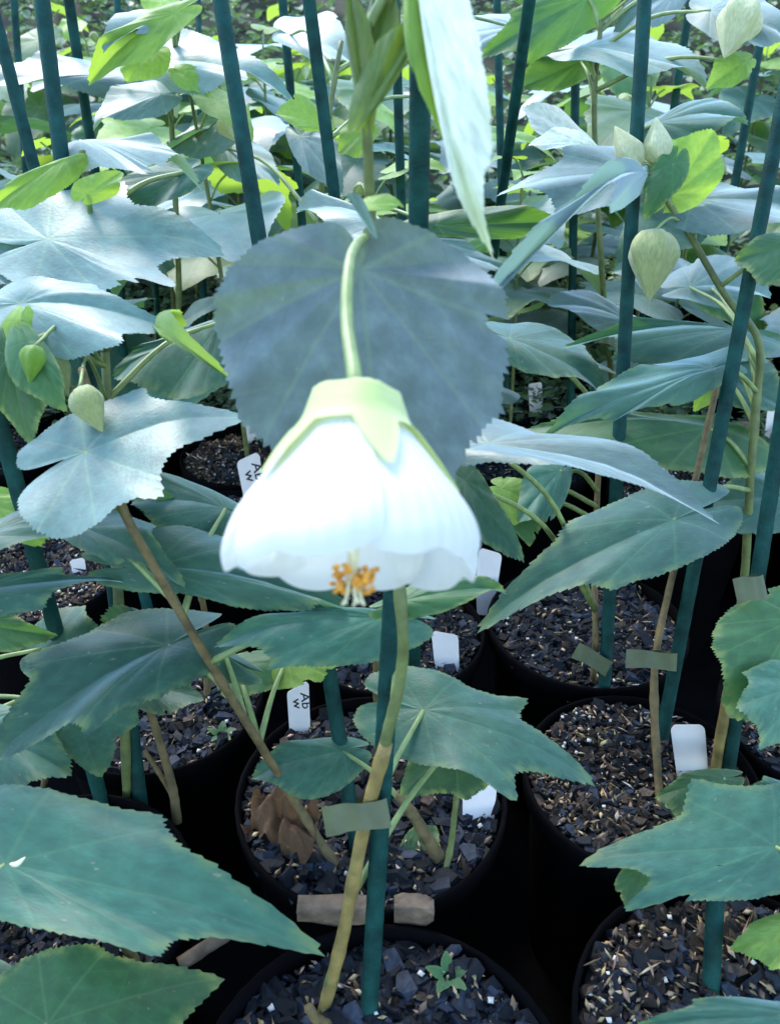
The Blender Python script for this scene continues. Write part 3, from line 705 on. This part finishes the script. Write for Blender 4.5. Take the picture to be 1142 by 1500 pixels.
# bare twiggy plant at left
pm = plant('bare_plant', Pz(258, 1190), 'leafless forked brown stem between the largest leaf and the dried leaf')
s = stem_part(pm, [Pz(260, 1205, SOIL - .004), P(252, 1150, .455), P(232, 1080, .45), P(212, 1010, .445), P(222, 985, .44)], .0026, .0016, 'stemb')
stem_part(pm, [P(256, 1170, .459), P(235, 1135, .455), P(212, 1100, .45)], .0016, .0011, 'stemb', 'side_stem')
pn = plant('bare_plant', Pz(553, 1050), 'thin pale dead stem standing behind the flower stake')
stem_part(pn, [Pz(553, 1055, SOIL - .003), P(550, 990, .50), P(556, 930, .49)], .0022, .0016, 'stemb')
po = plant('bare_plant', Pz(304, 1030), 'thin pale stem in the pot with the written leaning tag')
stem_part(po, [Pz(304, 1035, SOIL - .003), P(303, 980, .525), P(300, 900, .51), P(290, 860, .5)], .0022, .0016, 'stemb')
pq = plant('bare_plant', Pz(68, 1150), 'thin dead stem between the leaning stake and the largest leaf')
stem_part(pq, [Pz(64, 1155, SOIL - .003), P(75, 1080, .46), P(82, 1030, .45)], .0018, .0013, 'stemb')

# middle plants behind, seen over the front ones
pr = plant('leafy_plant', Pz(250, 640), 'plant behind the slim stakes with long pale upper leaves and ones painted backlit lime')
s = stem_part(pr, [Pz(250, 645, SOIL - .004), P(262, 450, .72), P(255, 250, .66), P(250, 120, .62), P(262, 40, .6)], .0026, .0016)
leaf(pr, s, (255, 20), (128, 115), (190, 35), (215, 90), .56, (.2, .9), 0, 'lime', .1, .1)
leaf(pr, s, (250, 22), (150, 70), (200, 20), (210, 52), .57, (0, .3), 0, 'pale', .1, .1)
leaf(pr, s, (240, 88), (425, 130), (320, 62), (345, 150), .6, (0, .45), .4, 'pale', .1, .1)
leaf(pr, s, (225, 75), (185, 118), (175, 85), (240, 110), .58, (0, 1.2), 0, 'lime', .1, .1)
leaf(pr, s, (262, 105), (305, 140), (300, 105), (265, 130), .58, (0, 1.2), 0, 'lime', .1, .1)
leaf(pr, s, (235, 138), (140, 188), (175, 128), (200, 175), .58, (0, .5), 0, 'pale', .1, .1)
leaf(pr, s, (330, 175), (235, 235), (300, 170), (300, 240), .66, (0, .8), .3, 'pale', .1, .1)
leaf(pr, s, (180, 110), (-20, 130), (80, 85), (90, 140), .62, (0, .35), 0, 'pale', .1, .1)
pt_ = plant('leafy_plant', Pz(480, 640), 'plant just behind the big grey leaf, its pale leaves spreading past the stakes')
s = stem_part(pt_, [Pz(480, 645, SOIL - .004), P(478, 450, .66), P(470, 300, .58), P(480, 180, .56), P(500, 60, .55)], .0026, .0016)
leaf(pt_, s, (572, 338), (430, 286), (510, 300), (500, 345), .45, (0, .2), 0, 'pale', .1, .1)
leaf(pt_, s, (470, 185), (405, 165), (440, 140), (440, 192), .56, (0, 1.3), 0, 'lime', .1, .1)
leaf(pt_, s, (440, 200), (500, 280), (445, 250), (490, 210), .56, (0, .9), 0, 'pale', .1, .1)
leaf(pt_, s, (540, 190), (495, 225), (505, 185), (525, 230), .54, (0, 1.2), 0, 'lime', .1, .1)
leaf(pt_, s, (620, 140), (720, 200), (650, 150), (660, 195), .62, (0, .4), 0, 'pale', .1, .1)
leaf(pt_, s, (425, 50), (520, 90), (480, 25), (470, 95), .66, (0, .4), 0, 'pale', .1, .1)
leaf(pt_, s, (640, 330), (830, 325), (730, 300), (740, 350), .5, (0, -.9, .35), 0, 'leafg', .05, .05)
leaf(pt_, s, (760, 40), (640, 75), (700, 20), (700, 85), .66, (0, .4), 0, 'pale', .1, .1)
leaf(pt_, s, (330, 215), (410, 270), (385, 215), (350, 270), .66, (0, .6), 0, 'pale', .1, .1)
pu = plant('leafy_plant', Pz(900, 600), 'plant behind the paired cream buds with a long pale leaf across the stakes')
s = stem_part(pu, [Pz(900, 605, SOIL - .004), P(885, 450, .7), P(875, 300, .64), P(870, 150, .6), P(880, 30, .58)], .0026, .0016)
leaf(pu, s, (855, 68), (1038, 122), (940, 52), (930, 105), .58, (0, .3), 0, 'pale', .1, .1)
leaf(pu, s, (985, -10), (900, 50), (930, -10), (960, 45), .6, (0, .7), 0, 'pale', .1, .1)
leaf(pu, s, (860, -5), (700, 80), (770, 0), (800, 85), .58, (0, -1.0, .35), .3, 'leafg', .05, .05)
leaf(pu, s, (850, 90), (760, 130), (790, 80), (830, 130), .62, (0, -1.0, .5), 0, 'leafg', .05, .05)
leaf(pu, s, (850, 215), (765, 152), (790, 205), (835, 168), .56, (0, .9), 0, 'cream_leaf', .05, .05)
leaf(pu, s, (850, 210), (775, 212), (815, 185), (812, 222), .555, (0, .9), 0, 'cream_leaf', .05, .05)
leaf(pu, s, (960, 180), (1095, 170), (1030, 150), (1040, 205), .62, (0, .4), 0, 'leaf', .1, .1)
bud(pu, s, (1095, 0), (1060, 85), .5, .012, 'cream')
leaf(pu, s, (1040, 15), (1150, 60), (1100, -10), (1090, 70), .52, (0, .5), 0, 'pale', .1, .1)
leaf(pu, s, (1090, 90), (1035, 128), (1050, 85), (1080, 125), .52, (0, 1.1), 0, 'lime', .1, .1)
leaf(pu, s, (920, 470), (800, 440), (860, 430), (860, 480), .66, (0, .5), 0, 'pale', .1, .1)

# ------------------------------------------------------------------ rear rows: whole plants
PROTO = []
def make_rear(k):
    rnd = random.Random(900 + k); parts = []
    h = rnd.uniform(.26, .36); lean = Vector((rnd.uniform(-.03, .03), rnd.uniform(-.03, .03), 0))
    pts = [Vector((0, 0, -.004)), lean * .3 + Vector((0, 0, h * .4)), lean * .7 + Vector((.004, 0, h * .75)), lean + Vector((0, 0, h))]
    path = catmull(pts, 8); vs, fs = tube(path, lambda t: .0026 - .0012 * t, 7); me = mesh(vs, fs); me.materials.append(M['stem']); parts.append(('stem', me, None))
    n = rnd.randint(9, 12); a = rnd.uniform(0, 6.28)
    for i in range(n):
        f = .22 + .78 * i / (n - 1); p = path[int(f * (len(path) - 1))]; a += 2.4 + rnd.uniform(-.4, .4)
        size = (.062 + .05 * math.sin(math.pi * min(1, f * 1.05))) * rnd.uniform(.8, 1.15) * (1 if f < .9 else .65)
        pl_ = rnd.uniform(.03, .06) * (1.15 - .5 * f); el = .35 + .5 * f
        out = Vector((math.cos(a), math.sin(a), 0))
        b = p + out * pl_ * math.cos(el) + Vector((0, 0, pl_ * math.sin(el)))
        dr = rnd.uniform(-.75, .05); A = (out * math.cos(dr) + Vector((0, 0, math.sin(dr)))) * size
        lat = Vector((-math.sin(a), math.cos(a), rnd.uniform(-.25, .25))).normalized() * size * rnd.uniform(.9, 1.15)
        lobe = rnd.choice((0, 0, .4, .8))
        me = leaf_mesh(b, A, lat, -lat, lobe, rnd.uniform(.05, .16), rnd.uniform(-.05, .15), .03, 500 + k * 20 + i, 96, 4)
        mm = 'lime' if (f > .9 or rnd.random() < .12) else rnd.choice(('leaf', 'pale', 'pale', 'leafg')); me.materials.append(M[mm])
        d = p - b; vs, fs = tube(catmull([b, b + d * .5 + Vector((0, 0, .004)), p], 3), .0011, 5); mp = mesh(vs, fs); mp.materials.append(M['petiole'])
        parts.append(('leaf', me, mp))
    for i in range(rnd.choice((0, 1, 2))):
        p = path[-1 - i * 3]; q = Vector((rnd.uniform(-.02, .02), rnd.uniform(-.02, .0), .012))
        me = bud_mesh(p + q, Vector((q.x, q.y, -.02)), .022, .0055); me.materials.append(M['cream' if i else 'bud'])
        vs, fs = tube([p, p + q * .6, p + q], .0008, 5); mp = mesh(vs, fs); mp.materials.append(M['petiole']); parts.append(('bud', me, mp))
    return parts
PROTO = [make_rear(k) for k in range(9)]
def place_rear(x, y, k, rz, sc_, label, group):
    e = empty('leafy_plant', (x, y, SOIL)); e.rotation_euler = (0, 0, rz); e.scale = (sc_,) * 3; tag(e, label, 'plant', group)
    for (nm, me, mp) in PROTO[k]:
        o = link(nm, me, None, e)
        if mp: link('petiole', mp, None, o)
rr = random.Random(21); kk = 0
for (x, y, _r) in POTS:
    if y < .70: continue
    if rr.random() < .12: continue
    place_rear(x + rr.uniform(-.02, .02), y + rr.uniform(-.02, .02), kk % 9, rr.uniform(0, 6.28), rr.uniform(.8, 1.08) * (1.0 if y > .8 else .85), 'leafy green plant crowded in the rear rows of pots', 'leafy plants in the rear rows'); kk += 1

# ------------------------------------------------------------------ tags
def text_mesh(body, size):
    cu = bpy.data.curves.new('t', 'FONT'); cu.body = body; cu.size = size; cu.offset = size * .012
    o = bpy.data.objects.new('t', cu); C.objects.link(o); bpy.context.view_layer.update()
    me = bpy.data.meshes.new_from_object(o.evaluated_get(bpy.context.evaluated_depsgraph_get())); bpy.data.objects.remove(o); return me
def plant_tag(bot, top, wpx, label, n=(0, -1, .3), text=None, group=None, slant=0., fold=False):
    n = Vector(n).normalized(); b = Pz(*bot); t = Ppl(*top, b, n)
    if n.dot(CAM - b) < 0: n = -n
    up = t - b; h = up.length; up.normalize(); d = (b - CAM).dot(FW); wd = wpx * d / FPX
    rt = up.cross(n).normalized(); 
    if rt.dot(RT) < 0: rt = -rt
    fcos = max(.35, rt.dot(RT)); wd = wd / fcos
    b2 = b - up * .02; H = h + .02; r = wd * .22; th = .0003
    out = [(-wd * .5 * .55, 0), (wd * .5 * .55, 0), (wd * .46, .02), (wd / 2, H - r + slant * wd)]
    for k in range(1, 5): g_ = k / 5 * math.pi / 2; out.append((wd / 2 - r + r * math.cos(g_), H - r + r * math.sin(g_) + slant * wd * .7))
    for k in range(1, 5): g_ = math.pi / 2 + k / 5 * math.pi / 2; out.append((-wd / 2 + r + r * math.cos(g_), H - r + r * math.sin(g_) - slant * wd * .7))
    out += [(-wd / 2, H - r - slant * wd), (-wd * .46, .02)]
    m = len(out); vs = []
    bend = lambda x, y: .0012 * (y / H) ** 2 - .02 * x * x / wd
    for sgn in (1, -1):
        for (x, y) in out: vs.append(b2 + rt * x + up * y + n * (sgn * th + bend(x, y)))
    fs = [tuple(range(m)), tuple(range(2 * m - 1, m - 1, -1))] + [(i, m + i, m + (i + 1) % m, (i + 1) % m) for i in range(m)]
    o = link('plant_tag', mesh(vs, fs, False), 'tag'); tag(o, label, 'tag', group)
    if text:
        for li, line in enumerate(text):
            me = text_mesh(line, wd * .62)
            for v in me.vertices:   # written along the tag, reading downwards
                lx = wd * (.10 - .36 * li) + v.co.y * .9 + v.co.x * .10; ly = H - r - .10 * wd - v.co.x * 1.05 - .25 * wd * li
                v.co = b2 + rt * lx + up * ly + n * (th + .00025 + bend(lx, ly))
            q = link('handwriting', me, 'ink'); q.parent = o
    return o
plant_tag((655, 982), (651, 926), 38, 'plain white tag behind the flower stake, upright', (-.1, -1, .5), slant=-.12)
plant_tag((700, 1205), (702, 1142), 50, 'plain white tag half under the lobed leaf beside the green shoot', (.1, -1, .6))
plant_tag((1014, 1140), (1005, 1060), 48, 'big blank white tag beside the thick yellowish stem', (-.05, -1, .5), slant=-.06)
plant_tag((440, 1086), (436, 1004), 32, 'written white tag leaning in the pot beside the low round leaf', (.15, -1, .6), ['Ab', 'w'], slant=.25)
plant_tag((785, 612), (783, 561), 20, 'written white tag standing between two rear pots beside a two-leaved shoot', (-.05, -1, .5), ['Abu', 'wh'], slant=.05)
plant_tag((374, 732), (362, 668), 30, 'folded written white tag beside the bell flower', (.7, -1, .4), ['Abu', 'w'], slant=.1)
plant_tag((368, 652), (370, 598), 19, 'narrow written white tag beside the large grey leaf', (1.0, -1, .4), ['Ab'], slant=.1)
plant_tag((905, 866), (903, 800), 22, 'written white tag peeping below the broad blue-green leaf', (0, -1, .5), ['Abu', '9'])
plant_tag((712, 862), (718, 806), 34, 'blank white tag touching the edge of the bell flower', (.1, -1, .5), slant=-.1)
plant_tag((1121, 668), (1128, 590), 16, 'bright white tag behind the lantern-bud plant stem', (.8, -1, .3))
plant_tag((912, 470), (908, 436), 11, 'small white tag far back among the rear stakes', (0, -1, .4))
plant_tag((1118, 185), (1119, 145), 14, 'small white tag below the top rear leaves', (0, -1, .4), group=None)
plant_tag((118, 845), (113, 818), 18, 'bent white tag behind the narrow edge-on leaf', (.5, -1, .4))

# ------------------------------------------------------------------ ties
def tie(c, wpx, hpx, d, ang, label, lap=.35):
    ctr = P(*c, d); s = d / FPX; wd, h = wpx * s, hpx * s; a = R(ang)
    ex = (RT * math.cos(a) + UP * math.sin(a)); ey = (UP * math.cos(a) - RT * math.sin(a)); ez = -FW
    vs, fs = [], []; n = 12
    for k in range(2):
        for i in range(n + 1):
            t = i / n; x = (t - .5) * wd; z = .0016 + .0030 * math.exp(-((t - .55) / .16) ** 2) + .0012 * math.sin(t * 9)
            z -= .0005 * k
            for j in (-.5, .5): vs.append(ctr + ex * x + ey * (j * h + .06 * h * math.sin(t * 5 + j)) + ez * z)
    for i in range(n):
        a_ = 2 * i; fs.append((a_, a_ + 1, a_ + 3, a_ + 2)); b_ = 2 * (n + 1) + 2 * i; fs.append((b_, b_ + 2, b_ + 3, b_ + 1))
    # band passing round behind the stem and stake
    m0 = len(vs); rad = wd * lap * .5
    for i in range(17):
        g_ = math.pi * i / 16; q = ctr + ex * (wd * .22 + rad * math.cos(g_)) - ez * (rad * 1.0 * math.sin(g_) + .0002)
        for j in (-.48, .48): vs.append(q + ey * j * h)
    for i in range(16): a_ = m0 + 2 * i; fs.append((a_, a_ + 2, a_ + 3, a_ + 1))
    o = link('plant_tie', mesh(vs, fs), 'tie'); return tag(o, label, 'tie')
tie((522, 1194), 96, 42, .327, 10, 'olive tape tie binding the flowering plant to its stake')
tie((952, 966), 74, 26, .465, -3, 'wide flat olive tie across a slender stem and stake')
tie((866, 965), 56, 24, .527, -28, 'folded olive tie in the pot of bluish chips')
tie((1096, 862), 44, 36, .42, 12, 'olive tie at the foot of the lantern-bud plant stem')
tie((888, 492), 34, 28, .74, -10, 'small olive tie on a stake far back beneath the pale leaves')

# ------------------------------------------------------------------ litter
def crumpled(c, d):
    o_vs, fs, lf = [], [], []; ctr = Pz(*c, SOIL + .012); n = 80; m = 34
    for j in range(m + 1):
        for i in range(n + 1):
            x = (i / n - .5) * .046; y = (j / m - .5) * .036 * (.75 + .55 * noise.noise(Vector((x * 160, 2.2, (j > m / 2) * 3)))) 
            p = Vector((x * 42, y * 42, 3))
            z = .006 + .014 * noise.noise(p) + .016 * noise.noise(p * 1.9) + .002 * noise.noise(p * 5) + .0035 * math.sin(x * 420 + 4 * noise.noise(p)) - .004 * abs(i / n - .5)
            dx = .006 * noise.noise(p + Vector((9, 0, 0))); dy = .005 * noise.noise(p + Vector((0, 9, 0)))
            q = Vector((x * .85 + dx, (y + dy) * .6, z)); q.z += y * .55 + 9 * y * y
            q = Matrix.Rotation(-.5, 3, 'Z') @ q
            o_vs.append(ctr + q); lf.append((i / n, j / m - .5, .5))
    for j in range(m):
        for i in range(n): a = j * (n + 1) + i; fs.append((a, a + 1, a + n + 2, a + n + 1))
    me = mesh(o_vs, fs); at = me.attributes.new('lf', 'FLOAT_VECTOR', 'POINT'); at.data.foreach_set('vector', [q for v in lf for q in v]); return me
o = link('dried_leaf', crumpled((414, 1212), .44), 'dry'); tag(o, 'crumpled brown dried leaf lying on the soil', 'leaf')
def chunk(c, wpx, hpx, d, label, seed):
    rnd = random.Random(seed); ctr = P(*c, d); s = d / FPX; bm = bmesh.new(); bmesh.ops.create_cube(bm, size=1); bmesh.ops.subdivide_edges(bm, edges=bm.edges[:], cuts=4, use_grid_fill=True)
    for v in bm.verts:
        p = v.co.copy(); q = Vector((p.x * wpx * s, p.y * .008, p.z * hpx * s))
        k = 1 - .22 * (abs(p.x) * 2) ** 4; q.z *= k; q += Vector((0, .0012, .0012)) * noise.noise(p * 3.1 + Vector((seed, 0, 0))) * 1.5
        v.co = ctr + q
    me = bpy.data.meshes.new('c'); bm.to_mesh(me); bm.free(); me.polygons.foreach_set('use_smooth', [True] * len(me.polygons))
    o = link('bark_chunk', me, 'bark'); tag(o, label, 'bark')
chunk((492, 1332), 112, 34, .396, 'long tan bark chunk against the pot rim, behind the yellow stem', 1)
chunk((606, 1331), 58, 36, .396, 'squarish tan bark chunk right beside the flower stake', 4)
chunk((1080, 632), 40, 26, .74, 'grey bark chunk on the soil behind the lantern-bud plant', 6)
def twig(pts, r, label, m='twig'):
    vs, fs = tube(catmull(pts, 5), r, 7, jit=.12); o = link('twig', mesh(vs, fs), m); tag(o, label, 'twig')
twig([P(262, 1412, .385), P(310, 1382, .392), P(356, 1352, .40)], .0032, 'thick grey-brown twig sticking out under the largest leaf')
twig([P(385, 1202, .44), P(430, 1190, .435), P(475, 1178, .43)], .0009, 'thin pale twig reaching from the dried leaf to the olive tape tie', 'bark')
twig([P(180, 1380, .36), P(198, 1408, .365)], .0022, 'short brown twig below the lobe of the largest leaf', 'stemb')
twig([P(452, 1475, .352), P(462, 1492, .355), P(480, 1500, .36)], .0022, 'yellow-brown stub at the foot of the flowering stem', 'stemb')
# pale hulls lying on leaves
def hull(c, d, dx, label):
    p = P(*c, d); vs, fs = tube(catmull([p - RT * dx - UP * dx * .3, p - UP * dx * .25 - FW * .0006, p + RT * dx + UP * dx * .55], 4), lambda t: .0011 * math.sin(math.pi * (.08 + .84 * t)), 6)
    o = link('seed_hull', mesh(vs, fs), 'style'); tag(o, label, 'seed hull')
hull((26, 1262), .3275, .0030, 'curved white seed hull lying on the largest smooth dark green leaf')
# seedlings
def seedling(c, label, sz=.006, m='leafg'):
    b = Pz(*c); e = empty('seedling', b); tag(e, label, 'seedling')
    for i in range(5):
        a = i * 1.3 + .3; out = Vector((math.cos(a), math.sin(a), .25)) * sz; lat = Vector((-math.sin(a), math.cos(a), 0)) * sz
        me = leaf_mesh(b + Vector((0, 0, .005)) + out * .6, out, lat * .8, -lat * .8, 0, .1, .1, .02, i, 24, 2); o = link('leaf', me, m); adopt(o, e)
    vs, fs = tube([b - Vector((0, 0, .003)), b + Vector((0, 0, .0055))], .0006, 5); o = link('stem', mesh(vs, fs), 'petiole'); adopt(o, e)
seedling((326, 1085), 'tiny green seedling on dark soil beside the written leaning tag')
seedling((655, 1440), 'small green sprout on the chips of the flowering pot', .007)
seedling((930, 808), 'tiny pale sprout behind the broad blue-green leaf', .008, 'lime')
for q in LEN: 
    if q[1] > .17 or q[2] > .19 or q[1] < .02: print('LEAFSIZE', q)
